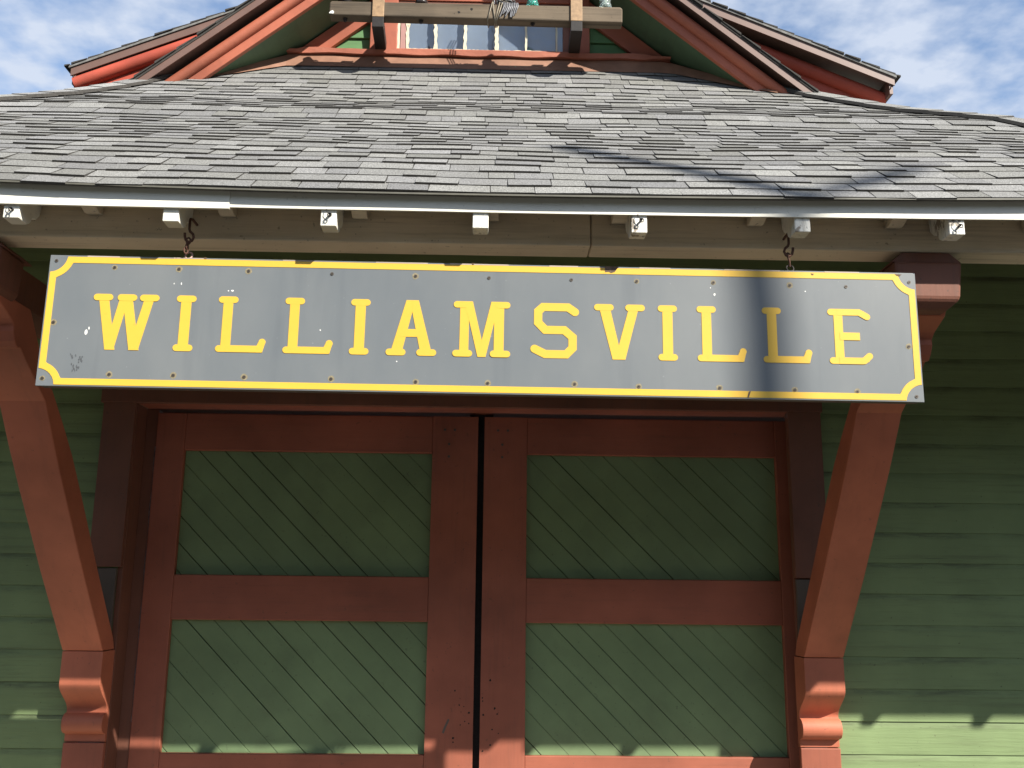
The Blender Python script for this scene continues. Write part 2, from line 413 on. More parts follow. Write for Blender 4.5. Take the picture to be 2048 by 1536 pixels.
def eave_bracket(xc):
    hb = holder('eave_bracket', depot)
    mb = MB(); mb.box(xc - .097, xc + .097, -.256, -.225, .071, .904)
    build('post', mb, 'red_z', hb, .004)
    mb = MB(); mb.prism_x(CB, xc - .096, xc + .096); build('corbel', mb, 'red_brace', hb, .002)
    mb = MB()
    prof = BO + BI
    n = len(BO)
    # quads between the outer and inner edge so the concave outline fills cleanly
    mb.prism_x(prof, xc - .0955, xc + .0955); build('knee_brace', mb, 'red_brace', hb, .005)
    mb = MB(); mb.box(xc - .085, xc + .085, -1.72, -.23, 2.70, 2.842); build('head_beam', mb, 'dark_casing', hb, .004)
    mb = MB()
    y0, y1 = -1.79, -1.60
    xa, xb = xc - .128, xc + .128
    v = []
    for z, ins, yi in ((2.664, .055, .045), (2.70, .012, .008), (2.842, .0, .0)):
        v += [(xa + ins, y0 + yi, z), (xb - ins, y0 + yi, z), (xb - ins, y1, z), (xa + ins, y1, z)]
    mb.add(v, [(3, 2, 1, 0), (8, 9, 10, 11)] + [(r + i, r + (i + 1) % 4, r + 4 + (i + 1) % 4, r + 4 + i) for r in (0, 4) for i in range(4)])
    build('end_block', mb, 'dark_casing', hb, .012)
    mb = MB(); mb.hexa([(xc - .133, -1.775, 2.843), (xc + .133, -1.775, 2.843), (xc + .133, -1.55, 2.843), (xc - .133, -1.55, 2.843),
                        (xc - .088, -1.775, 2.881), (xc + .088, -1.775, 2.881), (xc + .088, -1.55, 2.881), (xc - .088, -1.55, 2.881)])
    build('bolster', mb, 'dark_casing', hb, .003)
eave_bracket(-1.93); eave_bracket(1.606)

# plate beam, rafters, deck, fascia
mb = MB()
xs = [-3.7 + .3 * k for k in range(28)]
mb.prism_x([(-1.78, 2.883), (-1.65, 2.883), (-1.65, 3.06), (-1.78, 3.06)], -3.7, .352); build('eave_beam', mb, 'beam', depot, .006)
mb = MB(); mb.prism_x([(-1.777, 2.884), (-1.65, 2.884), (-1.65, 3.06), (-1.777, 3.06)], .355, 5.4); build('eave_beam', mb, 'beam', depot, .006)

PROF = [(-1.991, 2.988), (-1.925, 3.042), (-1.842, 3.106), (-1.759, 3.17), (-1.677, 3.235), (-1.591, 3.296), (-1.505, 3.357), (-1.42, 3.418),
        (-1.336, 3.481), (-1.248, 3.538), (-1.16, 3.596), (-1.073, 3.654), (-.986, 3.713), (-.9, 3.773), (-.814, 3.833), (-.728, 3.893),
        (-.642, 3.954), (-.564, 4.025), (-.487, 4.096), (-.399, 4.153), (-.311, 4.211), (-.224, 4.269), (-.136, 4.327), (-.053, 4.391),
        (.03, 4.455), (.112, 4.52), (.194, 4.586), (.276, 4.660), (.358, 4.735), (.439, 4.814), (.519, 4.893), (.599, 4.972), (.665, 5.037)]
def zroof(y):
    for (a, za), (b_, zb) in zip(PROF[:-1], PROF[1:]):
        if a <= y <= b_: return za + (zb - za) * (y - a) / (b_ - a)
    return PROF[0][1] + (y - PROF[0][0]) * .77 if y < PROF[0][0] else PROF[-1][1]
xL = lambda y: -2.09 - .72 * (.39 - y)
xR = lambda y: 1.65 + 1.14 * (.52 - y) + max(0, -.75 - y) * 1.3

mb = MB()
ys = [-1.94] + [p[0] for p in PROF[1:]]
up = [(y, zroof(y) - .008) for y in ys]; dn = [(y, zroof(y) - .036) for y in reversed(ys)]
n = len(ys)
v = []
for k, (y, z) in enumerate(up): v += [(xL(y), y, z - .004), (xR(y), y, z - .004), (xL(y), y, z - .03), (xR(y), y, z - .03)]
f = []
for k in range(n - 1):
    a, b_ = 4 * k, 4 * (k + 1)
    f += [(a, a + 1, b_ + 1, b_), (a + 2, b_ + 2, b_ + 3, a + 3), (a, b_, b_ + 2, a + 2), (a + 1, a + 3, b_ + 3, b_ + 1)]
f += [(0, 2, 3, 1), (4 * n - 4, 4 * n - 3, 4 * n - 1, 4 * n - 2)]
mb.add(v, f); build('roof_deck', mb, 'deck', depot)

def rafter(x, drop=2.887, front=-1.948, wd=.056, kind='white', lab=None):
    top = lambda y: zroof(y) - .040
    prof = [(front, drop), (front + .065, drop), (front + .085, drop + .012), (front + .098, drop + .035), (front + .125, drop + .042),
            (front + .150, drop + .065), (front + .168, 3.061), (-1.64, 3.061)]
    ye = -.23                                   # stop where the hip comes down on this rafter
    while ye > -1.55 and not (xL(ye) + .12 < x < xR(ye) - .12): ye -= .03
    if ye > -1.25: prof += [(-1.2, top(-1.2) - .085)]
    prof += [(ye, top(ye) - .085), (ye, top(ye))]
    if ye > -1.15: prof += [(-1.2, top(-1.2))]
    prof += [(-1.6, top(-1.6)), (front, top(front) - .002)]
    mb = MB(); mb.prism_x(prof, x - wd / 2, x + wd / 2)
    o = build('rafter_tail', mb, kind, depot, .003)
    if lab: o['label'] = lab
    return o
TX = [-1.700, -1.144, -.591, -.055, .508, 1.091, 1.646]
for i, x in enumerate(TX):
    worn = i in (3, 4, 5, 6)
    rafter(x, (2.889, 2.886, 2.879, 2.881, 2.874, 2.888, 2.888)[i], kind='white_worn' if worn else 'white', lab='rafter tail with peeling white paint' if worn else None)
for x in (-3.37, -2.82, -2.26, 2.09, 2.60, 3.10, 3.604, 4.15, 4.70): rafter(x)
# short lookout blocks between the rafters
for x in (-2.54, -1.98, -1.475, -.985, -.50, -.018, .455, .962, 1.48, 2.0, 2.5):
    mb = MB(); mb.prism_x([(-1.87, 2.975), (-1.82, 2.962), (-1.785, 2.968), (-1.785, 3.075), (-1.87, 3.036)], x - .028, x + .028)
    build('lookout_block', mb, 'deck', depot, .004)
# screw eyes with scraps of wire on some rafter tails
for i in (0, 2, 4, 6):
    x = TX[i]; z = 2.918; mb = MB()
    mb.tube([(x + .006, -1.949, z), (x + .006, -1.962, z)], .004, 8)
    mb.tube([(x + .006 + .007 * math.cos(t * .6), -1.965, z - .004 + .007 * math.sin(t * .6)) for t in range(11)], .0019, 6, closed=False)
    mb.tube([(x + .004, -1.963, z), (x - .006, -1.962, z + .010), (x - .008, -1.958, z + .019), (x - .003, -1.955, z + .022)], .0014, 5)
    mb.tube([(x + .003, -1.963, z - .004), (x - .006, -1.960, z - .014), (x - .012, -1.955, z - .024)], .0014, 5)
    build('screw_eye', mb, 'dark_iron', depot)

def fascia(x0, x1, yf, zb):
    mb = MB(); n = max(4, int((x1 - x0) / .15)); v = []
    for k in range(n + 1):
        x = x0 + (x1 - x0) * k / n; c = min(2.4, max(-2.4, x)); w = .0012 * math.sin(x * 3.1) + .0008 * math.sin(x * 8 + 1)
        v += [(x, yf + w, zb + .0022 * c * c), (x, -1.949, zb + .0022 * c * c), (x, -1.949, 3.012 + .006 * c * c), (x, yf + w, 3.004 + .006 * c * c)]
    f = [(4 * k + q, 4 * k + (q + 1) % 4, 4 * k + 4 + (q + 1) % 4, 4 * k + 4 + q) for k in range(n) for q in range(4)]
    mb.add(v, f + [(0, 1, 2, 3), (4 * n + 3, 4 * n + 2, 4 * n + 1, 4 * n)])
    build('fascia', mb, 'white', depot)
mb = MB(); n = 56; v = []
for k in range(n + 1):
    x = xL(-1.98) + (xR(-1.98) - xL(-1.98)) * k / n; c = min(2.4, max(-2.4, x)); z = 2.985 + .006 * c * c + .001 * math.sin(x * 2.3)
    v += [(x, -1.994, z), (x, -1.95, z + .012), (x, -1.95, z + .016), (x, -1.994, z + .006)]
mb.add(v, [(4 * k + q, 4 * k + (q + 1) % 4, 4 * k + 4 + (q + 1) % 4, 4 * k + 4 + q) for k in range(n) for q in range(4)])
build('drip_edge', mb, 'flashing_grey', depot)
fascia(xL(-1.98), -.938, -1.962, 2.930); fascia(-.9375, xR(-1.98), -1.957, 2.937)

# ---- shingles of the front slope: every tab is its own little slab
def bow(x, y): return (.006 * x * x + .006) * max(0., min(1., (-.6 - y) / 1.4))
def wave(x, y):
    return bow(min(2.4, max(-2.4, x)), y) + .0028 * math.sin(x * 1.7 + y * 2.3) + .0018 * math.sin(x * 4.1 - y * 5 + 1) + .0012 * math.sin(x * 9.3 + y * 7)
def shade():
    t = random.choice((.142, .152, .16, .168, .175, .185, .202)) * random.uniform(.95, 1.05)
    return (t, t * .995, t * .965 + random.uniform(-.006, .004))
sh = MB()
for i in range(len(PROF) - 1):
    (ya, za), (yb, zb) = PROF[i], PROF[i + 1]
    x = xL(ya) + .02 + random.uniform(-.2, 0); xe = xR(ya) - .02
    up2 = random.random() < .5
    ln = math.hypot(yb - ya, zb - za); uy, uz = (yb - ya) / ln, (zb - za) / ln
    nq = max(2, int((xe - x) / .12)); us = []
    for lift, (yy, zz) in ((.0008, (ya, za)), (.0002, (yb, zb))):
        for k in range(nq + 1):
            xx = xL(ya) + .02 + (xe - xL(ya) - .02) * k / nq
            us.append((xx, yy - uz * lift, zz + uy * lift + wave(xx, yy)))
    sh.add(us, [(k, k + 1, nq + 1 + k + 1, nq + 1 + k) for k in range(nq)], 1, (.2, .2, .21))
    off = .0 if i else 0
    while x < xe:
        wdt = random.uniform(.11, .25) if up2 else random.uniform(.09, .21)
        x1 = min(x + wdt, xe); x0 = max(x, xL(ya) + .02)
        if x1 - x0 > .02:
            th = .0098 if up2 else .0050
            th = .0045 if i == 0 else th + random.uniform(-.0006, .0010)
            drop = random.uniform(0, .008) if up2 else -.002
            dy, dz = (yb - ya), (zb - za); ln = math.hypot(dy, dz); dy /= ln; dz /= ln
            ny, nz = -dz, dy
            sk0, sk1 = random.uniform(-.004, .004), random.uniform(-.004, .004)
            nseg = max(1, int((x1 - x0) / .09)); T0 = []; T1 = []; B0 = []
            for k in range(nseg + 1):
                xx = x0 + (x1 - x0) * k / nseg
                wv_ = wave(xx, ya); we = wave(xx, yb)
                ex = drop + .002 * math.sin(xx * 13 + i)
                fy, fz = ya - dy * ex, za - dz * ex + wv_
                T0.append((xx, fy + ny * th, fz + nz * th)); B0.append((xx, fy - ny * .004, fz - nz * .004))
                by, bz = yb + dy * .02, zb + dz * .02 + we
                T1.append((xx + (sk0 if k == 0 else sk1 if k == nseg else 0), by + ny * .001, bz + nz * .001))
            m_ = nseg + 1; tn = shade()
            v = T0 + T1 + B0
            sh.add(v, [(k, k + 1, m_ + k + 1, m_ + k) for k in range(nseg)], 0, tn)
            sh.add(v, [(2 * m_ + k, 2 * m_ + k + 1, k + 1, k) for k in range(nseg)], 1, tn)
            sh.add([T0[0], T1[0], B0[0]], [(0, 1, 2)], 1, tn); sh.add([T0[-1], T1[-1], B0[-1]], [(2, 1, 0)], 1, tn)
        x = x1 + random.choice((.002, .003, .004)); up2 = not up2 if random.random() < .8 else up2
front_roof = build('shingle_slope', sh, ['shingle', 'shingle_edge'], depot, fixn=False)

# hip caps
for side, fx, y_from, y_to in ((-1, xL, -1.95, .32), (1, xR, -1.95, .32)):
    y = y_from; k = 0; hc = MB()
    while y < y_to:
        ya, yb = y, y + .115
        tn = shade(); tn = tuple(q * 1.18 for q in tn)
        def pt(yy, du, lift):
            x = fx(yy); z = zroof(yy) + wave(x, yy)
            if du == 0: return (x, yy, z + .026 + lift)
            if du > 0: return (x - side * .11, yy - .05, zroof(yy - .05) + wave(x, yy) + .030 + lift)
            return (x + side * .11, yy + .03, z - .08 + lift)
        v = [pt(ya, 1, .007), pt(ya, 0, .008), pt(ya, -1, .006), pt(yb + .02, 1, .001), pt(yb + .02, 0, .002), pt(yb + .02, -1, 0),
             pt(ya, 1, -.004), pt(ya, 0, -.002), pt(ya, -1, -.004)]
        hc.add(v, [(0, 1, 4, 3), (1, 2, 5, 4)], 0, tn); hc.add(v, [(6, 7, 1, 0), (7, 8, 2, 1)], 1, tn); hc.add(v, [(0, 3, 6)], 1, tn); lo = [(q[0], q[1] - .003, q[2] - .022) for q in (v[0], v[3])]; hc.add([v[0], v[3]] + lo, [(0, 1, 3, 2)], 1, tn)
        y += .115
    build('hip_cap', hc, ['shingle', 'shingle_edge'], depot, fixn=False)
# side slopes (seen only from the side)
mb = MB()
for fx in (xL, xR):
    mb = MB(); hp = [(fx(p[0]) + (.02 if fx is xL else -.02), p[0], p[1] - .03) for p in PROF]; bk = [(x, 6., z) for x, _, z in hp]; n = len(hp)
    mb.add(hp + bk, [(k, k + 1, n + k + 1, n + k) for k in range(n - 1)])
    mb.add([(x, y, z - .03) for x, y, z in hp] + [(x, y, z - .03) for x, y, z in bk], [(k, n + k, n + k + 1, k + 1) for k in range(n - 1)], 1)
    build('side_slope', mb, ['shingle_side', 'deck'], depot, fixn=False)

# ---- gable
YW = .65
AX, AZ, SL = -.11, 6.31, .815        # inner rake: roof line z = AZ - SL*|x-AX| at the barge plane
gz = lambda x, o=0.: AZ - o - SL * abs(x - AX)
gw = MB()
def tri_siding(mb, y):
    z = 4.85
    while z < 5.95:
        z1 = z + .118
        for sx in (-1, 1):
            pass
        hw = max(.02, (AZ - .33 - z) / SL)
        for xa, xb in (((AX - hw, -.66), (.465, AX + hw)) if z < 5.5 else ((AX - hw, AX + hw),)):
            if xb > xa: mb.add([(xa, y, z + .004), (xb, y, z + .004), (xb, y + .016, z1), (xa, y + .016, z1), (xa, y + .02, z + .004), (xb, y + .02, z + .004)],
               [(0, 1, 2, 3), (4, 5, 1, 0)])
        z = z1
tri_siding(gw, YW)
gw.prism_y([(-1.75, 4.8), (-.62, 4.8), (-.62, gz(-.62, .2)), (-1.75, gz(-1.75, .2))], .68, .72); gw.prism_y([(.43, 4.8), (1.55, 4.8), (1.55, gz(1.55, .2)), (.43, gz(.43, .2))], .68, .72); gw.prism_y([(-.62, 5.56), (.43, 5.56), (.43, gz(.43, .2)), (AX, gz(AX, .2)), (-.62, gz(-.62, .2))], .68, .72)
# leave the window open: remove siding faces inside it is avoided by setting the window proud of the siding
build('gable_wall', gw, 'gable_green', depot, fixn=False)

# rake trim boards on the gable wall, under the soffit
for sgn in (-1, 1):
    mb = MB()
    o1, o2 = .235, .385
    xa, xb = (AX + sgn * .25, AX + sgn * 1.62)
    pr = [(xa, gz(xa, o1)), (xb, gz(xb, o1)), (xb, gz(xb, o2)), (xa, gz(xa, o2))]
    mb.prism_y(pr, YW - .028, YW + .005); build('rake_trim', mb, 'red_gable', depot, .003)
# soffit
for sgn in (-1, 1):
    mb = MB(); xa, xb = AX, AX + sgn * 1.95
    mb.add([(xa, .30, gz(xa, .215)), (xb, .30, gz(xb, .215)), (xb, .70, gz(xb, .215)), (xa, .70, gz(xa, .215)),
            (xa, .30, gz(xa, .19)), (xb, .30, gz(xb, .19)), (xb, .70, gz(xb, .19)), (xa, .70, gz(xa, .19))],
           [(0, 1, 2, 3), (4, 5, 6, 7), (0, 1, 5, 4), (1, 2, 6, 5), (2, 3, 7, 6), (3, 0, 4, 7)])
    build('gable_soffit', mb, 'soffit_green', depot)
# barge boards: flat board, groove, rounded crown, gap, brown drip edge, shingle edge
def rake(mb, sgn, x_end, o_top, o_bot, y0, y1, ax, fz, x_start=.0):
    xa = ax + sgn * x_start; xb = ax + sgn * x_end
    mb.prism_y([(xa, fz(xa, o_top)), (xb, fz(xb, o_top)), (xb, fz(xb, o_bot)), (xa, fz(xa, o_bot))], y0, y1)
def rake_round(mb, sgn, x_end, o_mid, rad, yc, ax, fz):
    pts = []
    xa = ax; xb = ax + sgn * x_end
    mb.tube([(xa, yc, fz(xa, o_mid)), (xb, yc, fz(xb, o_mid))], rad, 14)
def courses(mb, sgn, x_end, ax, fz, y0, y1, ln, th):
    x = 0.
    while x < x_end:
        xa, xb = ax + sgn * x, ax + sgn * min(x + ln * random.uniform(.9, 1.1), x_end + .02)
        j = random.uniform(-.005, .005)
        za, zb = fz(xa, 0), fz(xb, 0)
        mb.prism_y([(xa, za), (xb, zb), (xb, zb + th), (xa, za + .004)], y0 + j, y1)
        x += ln
for sgn in (-1, 1):
    hb = holder('barge_board', depot)
    mb = MB(); rake(mb, sgn, 2.15, .150, .232, .298, .33, AX, gz); build('flat_board', mb, 'red_gable', hb, .004)
    mb = MB(); rake_round(mb, sgn, 2.15, .118, .034, .290, AX, gz); rake(mb, sgn, 2.15, .085, .15, .302, .33, AX, gz); build('crown_moulding', mb, 'red_gable', hb)
    mb = MB(); o_ = .017 * (sgn > 0); rake(mb, sgn, 2.12, .016, .068, .188 + o_, .194 + o_, AX, gz); rake(mb, sgn, 2.12, .016, .028, .194 + o_, .33, AX, gz); build('drip_edge', mb, 'brown_metal', hb)
    mb = MB(); courses(mb, sgn, 2.10, AX, gz, .175 + o_, .82, .115, .016); build('shingle_edge', mb, 'shingle_edge', hb)
    mb = MB(); rake(mb, sgn, 2.12, .001, .016, .183 + o_, .80, AX, gz); build('roof_board', mb, 'shingle_edge', hb)

# wide upper roof behind, with its own rake boards
OX, OZ, OS, YO = -.10, 6.185, .42, .80
oz = lambda x, o=0.: OZ - o - OS * abs(x - OX)
for sgn, XE, OV in ((-1, 2.745, .03), (1, 2.745, .12)):
    hb = holder('upper_rake', depot)
    mb = MB(); rake(mb, sgn, XE + .0, .018, .074, YO - OV, YO - OV + .008, OX, oz); rake(mb, sgn, XE, .018, .03, YO - OV + .008, YO + .1, OX, oz); build('drip_edge', mb, 'brown_metal', hb)
    mb = MB(); rake_round(mb, sgn, XE - .02, .125, .045, YO + .008, OX, oz); rake(mb, sgn, XE - .01, .074, .16, YO + .018, YO + .05, OX, oz); build('crown_moulding', mb, 'red_frieze', hb)
    mb = MB(); rake(mb, sgn, XE - .02, .168, .42, YO + .02, YO + .05, OX, oz); build('frieze_board', mb, 'red_frieze', hb, .003)
    mb = MB(); courses(mb, sgn, XE + .02, OX, oz, YO - OV - .015, YO + .3, .11, .013); build('shingle_edge', mb, 'shingle_edge', hb)
    mb = MB(); xb = OX + sgn * (XE + .01)
    rake(mb, sgn, XE + .012, .001, .017, YO - OV - .01, 6., OX, oz); build('roof_plane', mb, 'shingle_side', hb)
    mb = MB(); xe = OX + sgn * (XE + .001)
    zt = oz(xe)
    mb.add([(xe, YO - OV, zt - .01), (xe + sgn * -.03, YO - OV, zt - .10), (xe + sgn * -.03, 6, zt - .10), (xe, 6, zt - .01)], [(0, 1, 2, 3)])
    mb.box(min(xe - sgn * .012, xe - sgn * .035), max(xe - sgn * .012, xe - sgn * .035), YO - OV + .01, 6, zt - .13, zt - .02)
    build('eave_fascia', mb, 'brown_metal', hb)
mb = MB(); mb.prism_y([(-2.45, 4.2), (2.25, 4.2), (2.25, 4.98), (1.4, 5.40), (-1.6, 5.40), (-2.45, 4.98)], .86, 6.0); build('upper_wall', mb, 'gable_green', depot)

# window sill, flashing
mb = MB()
nx = 60
top = []; bot = []
for k in range(nx + 1):
    x = -1.40 + 2.53 * k / nx
    e = .0 if .04 < k / nx < .95 else -.012
    top.append((x, 5.092 + .003 * math.sin(x * 9) + .0012 * math.sin(x * 31) + e)); bot.append((x, 5.052 + .004 * math.sin(x * 17 + 1) - e * .5))
for k in range(nx):
    (xa, za), (xb, zb) = top[k], top[k + 1]; (_, wa), (_, wb) = bot[k], bot[k + 1]
    y = .578 + .0012 * math.sin(k * .9); y2 = .578 + .0012 * math.sin((k + 1) * .9)
    mb.add([(xa, y, wa), (xb, y2, wb), (xb, y2 - .002, zb - .006), (xa, y - .002, za - .006), (xa, .66, za + .006), (xb, .66, zb + .006), (xa, .66, wa), (xb, .66, wb)],
           [(0, 1, 2, 3), (3, 2, 5, 4), (1, 0, 6, 7)])
build('window_sill', mb, 'red_sill', depot, fixn=False)
mb = MB()
nn = 44; lo_ = []; hi_ = []
for k in range(nn + 1):
    x = -1.86 + 3.58 * k / nn
    d_ = max(0, -1.36 - x, x - 1.12)                    # beyond the sill the strip runs down the slope to the barge feet
    yy = .60 - d_ * .52; zz = zroof(yy) + .004 * math.sin(x * 9)
    hi_.append((x, yy, zz + .075 - .05 * min(1, d_ / .5))); lo_.append((x, yy - .045, zroof(yy - .045) + .014))
mb.add(hi_ + lo_, [(k, k + 1, nn + 1 + k + 1, nn + 1 + k) for k in range(nn)])
mb.add([(x, y + .05, z) for x, y, z in hi_] + hi_, [(k, k + 1, nn + 1 + k + 1, nn + 1 + k) for k in range(nn)])
build('roof_flashing', mb, 'flashing', depot, fixn=False)

# gable window: casing, sash, five panes, blind behind
win = holder('gable_window', depot)
mb = MB(); mb.box(-.845, -.668, .60, .66, 5.09, 5.75); build('casing', mb, 'red_gable', win, .004)
mb = MB(); mb.box(.470, .60, .60, .66, 5.09, 5.75); build('casing', mb, 'red_gable', win, .004)
mb = MB(); mb.box(-.668, .47, .605, .66, 5.465, 5.54); build('top_rail', mb, 'red_gable', win, .004)
mb = MB(); mb.box(-.668, .47, .615, .66, 5.44, 5.462); build('meeting_rail', mb, 'dark_casing', win, .003)
mb = MB(); mb.box(-.668, .47, .612, .66, 5.09, 5.115); build('bottom_rail', mb, 'red_sill', win, .003)
mb = MB(); mb.box(-.648, -.612, .622, .66, 5.115, 5.44); build('sash_stile', mb, 'pane_strip', win, .002)
mb = MB(); mb.box(.425, .47, .622, .66, 5.115, 5.44); build('sash_stile', mb, 'dark_casing', win, .002)
def ragged(x0, x1, y, z0, z1, mb, amp=.006, n=14):
    L = [x0 + random.uniform(-amp, amp) for _ in range(n + 1)]; Q = [x1 + random.uniform(-amp, amp) for _ in range(n + 1)]
    for k in range(n):
        za, zb = z0 + (z1 - z0) * k / n, z0 + (z1 - z0) * (k + 1) / n
        mb.hexa([(L[k], y, za), (Q[k], y, za), (Q[k], y + .03, za), (L[k], y + .03, za), (L[k + 1], y, zb), (Q[k + 1], y, zb), (Q[k + 1], y + .03, zb), (L[k + 1], y + .03, zb)])
for x0, x1, am in ((-.668, -.652, .002), (-.612, -.592, .005), (-.427, -.408, .006), (-.231, -.212, .004), (-.026, -.002, .005), (.174, .188, .003), (.378, .388, .001)):
    mb = MB(); ragged(x0, x1, .618, 5.113, 5.44, mb, am); build('muntin', mb, 'putty', win)
for x0, x1 in ((-.592, -.427), (-.408, -.231), (-.212, -.026), (-.002, .174), (.188, .378), (.388, .425)):
    n = 7; mb = MB()
    for k in range(n):
        xa, xb = x0 + (x1 - x0) * k / n, x0 + (x1 - x0) * (k + 1) / n
        mb.hexa([(xa, .622, 5.108), (xb, .622, 5.108), (xb, .64, 5.108), (xa, .64, 5.108), (xa, .622, 5.118 + random.uniform(0, .006)), (xb, .622, 5.118 + random.uniform(0, .006)), (xb, .64, 5.118), (xa, .64, 5.118)])
    build('sill_putty', mb, 'putty', win)
for x0, x1 in ((-.60, -.42), (-.415, -.222), (-.22, -.012), (-.012, .182), (.182, .43)):
    mb = MB(); mb.box(x0, x1, .640, .643, 5.112, 5.44); build('pane', mb, 'glass', win)
mb = MB(); mb.box(-.66, .46, .664, .668, 5.10, 5.46); build('blind', mb, 'blind', win)

CAM_SCALE = [1., (0., 0., 0.)]
# ------------------------------------------------------------------ old pole crossarm hung in front of the gable window
CX, CY, CZ = -.147, .36, 5.19
arm = thing('utility_crossarm', 'weathered grey wooden pole crossarm with glass insulators mounted in front of the gable window', 'crossarm', (CX, .65, 5.1))
mb = MB()
xa, xb = -1.075, .785
n = 24
for k in range(n):
    pass
mb.prism_y([(xa, 5.190), (xb, 5.178), (xb + .002, 5.275), (xb - .012, 5.287), (xa + .012, 5.287), (xa, 5.277)], .362, .445)
build('beam', mb, 'old_wood', arm, .007)
for x in (-.765, .492):
    mb = MB(); mb.box(x - .037, x + .037, .350, .361, 5.176, 5.36)
    mb.box(x - .037, x + .037, .361, .45, 5.29, 5.298)
    build('strap', mb, 'strap', arm, .002)
    mb = MB(); mb.hexa([(x - .036, .352, 5.105), (x + .036, .352, 5.105), (x * 1.025 + .036, .71, 5.145), (x * 1.025 - .036, .71, 5.145),
                        (x - .036, .352, 5.176), (x + .036, .352, 5.176), (x * 1.025 + .036, .71, 5.21), (x * 1.025 - .036, .71, 5.21)])
    build('support_arm', mb, 'dark_iron', arm, .002)
def insulator(x, kind, lab):
    hb = holder('insulator', arm)
    z = 5.287
    mb = MB(); mb.lathe([(0, .0), (.012, 0), (.012, .02), (.010, .06), (.0001, .07)], (x, .40, z), 14); build('pin', mb, 'wire_tan', hb)
    mb = MB()
    if kind == 'spool':
        for q in range(3):
            mb.tube([(x + (.045 - .008 * q) * math.cos(t * .52), .40 + (.045 - .008 * q) * math.sin(t * .52), z + .012 + .014 * q + .006 * math.sin(t + q)) for t in range(12)], .0035, 6, closed=True)
        mb.lathe([(.0001, .004), (.03, .004), (.032, .02), (.02, .03), (.026, .05), (.02, .09), (.0001, .1)], (x, .40, z), 18)
        o = build('shell', mb, 'dark_iron', hb)
    else:
        prof = [(.020, .030), (.024, .006), (.036, .004), (.041, .012), (.040, .03), (.034, .045), (.033, .058), (.036, .066), (.026, .078), (.024, .09), (.027, .10), (.020, .115), (.0001, .12)]
        mb.lathe([(.0001, .075), (.014, .072), (.018, .05)] + prof, (x, .40, z), 28); o = build('shell', mb, kind, hb, fixn=True)
    o['label'] = lab
insulator(-.982, 'spool', 'rusty coil of wire on an iron pin')
insulator(-.497, 'dark_glazed', 'dark porcelain insulator')
insulator(.213, 'teal_glass', 'teal glass insulator')
insulator(.681, 'clear_glass', 'pale clear glass insulator')
# bolt ends under the beam
for x in (-.978, -.497, .215):
    mb = MB(); mb.tube([(x, .40, 5.195), (x, .40, 5.165)], .009, 8); mb.tube([(x, .40, 5.183), (x, .40, 5.176)], .016, 6); build('bolt_end', mb, 'dark_iron', arm)
# two knots and a nail cap
for kx, kz in ((-.255, 5.225), (-.175, 5.248)):
    mb = MB(); mb.disc((kx, kz), .009, .362, 10, 0, .0006, .3); build('knot_hole', mb, 'black', arm)
mb = MB(); mb.plate([(-1.076, 5.198), (-1.048, 5.196), (-1.044, 5.207), (-1.052, 5.218), (-1.066, 5.212)], .362, .003); build('white_tag', mb, 'dropping', arm)
# loops of old wire lashed round the beam
rnd = random.Random(3)
def wrap(x, lean, r, mb, mi, out=.0):
    pts = []
    for (y, z) in ((.355 - out, 5.172), (.355 - out, 5.23), (.352 - out, 5.292), (.40, 5.302), (.45, 5.292), (.452, 5.23), (.45, 5.176), (.40, 5.168)):
        pts.append((x + lean * (z - 5.23) / .06 + rnd.uniform(-.004, .004), y + rnd.uniform(-.003, .003), z))
    mb.tube(pts, r, 6, mi, closed=True)
mb = MB()
for x, l in ((-.058, .013), (-.034, -.006), (-.012, .012), (.0, .016)): wrap(x, l, .0035, mb, 1)
for k in range(9):
    x = .025 + .011 * k
    pts = [(x + rnd.uniform(-.01, .01) - .016, .352, 5.20 + rnd.uniform(-.01, .02)), (x - .004, .348, 5.235), (x + .006, .349, 5.265), (x + .004, .36, 5.296), (x, .40, 5.305), (x - .01, .44, 5.30)]
    mb.tube(pts, .0045, 6, 0)
for k in range(13):
    x = rnd.uniform(-.02, .08)
    pts = [(x + rnd.uniform(-.05, .05), .36 + rnd.uniform(0, .06), 5.298 + rnd.uniform(0, .04)) for _ in range(6)]
    mb.tube(pts, .0032, 6, rnd.choice((0, 0, 1)))
for dx in (-.03, -.012, .004): mb.tube([(dx, .38, 5.30), (dx - .004, .39, 5.36), (dx - .012, .40, 5.46), (dx - .02, .50, 5.56)], .0035, 6, 0)
build('wire_bundle', mb, ['wire_grey', 'wire_tan'], arm)

arm.location = (-.1511, .8124, 5.1966); arm.scale = (1.0278,) * 3  # crossarm moved and rescaled about the camera position

# ------------------------------------------------------------------ hanging station sign
SW, SH = 3.145, .483
sign = thing('station_sign', 'long blue grey station name sign with yellow border and letters hanging from the eave', 'sign', (-.036, -1.82, 2.309))
SX, SZ = -.036 - SW / 2, 2.309
def P(u, v): return (SX + u, SZ + v)
mb = MB(); mb.prism_y([P(0, 0), P(SW, 0), P(SW, SH), P(0, SH)], -1.82, -1.811); build('face_board', mb, 'sign_face', sign, .0015)
mb = MB(); mb.box(SX + .006, SX + SW - .006, -1.810, -1.762, SZ + .004, SZ + .034); mb.box(SX + .006, SX + SW - .006, -1.810, -1.762, SZ + SH - .10, SZ + SH - .06)
mb.box(SX + .006, SX + .036, -1.810, -1.762, SZ + .034, SZ + SH - .10); mb.box(SX + SW - .036, SX + SW - .006, -1.810, -1.762, SZ + .034, SZ + SH - .10)
build('back_frame', mb, 'sign_frame', sign, .002)
YF = -1.82
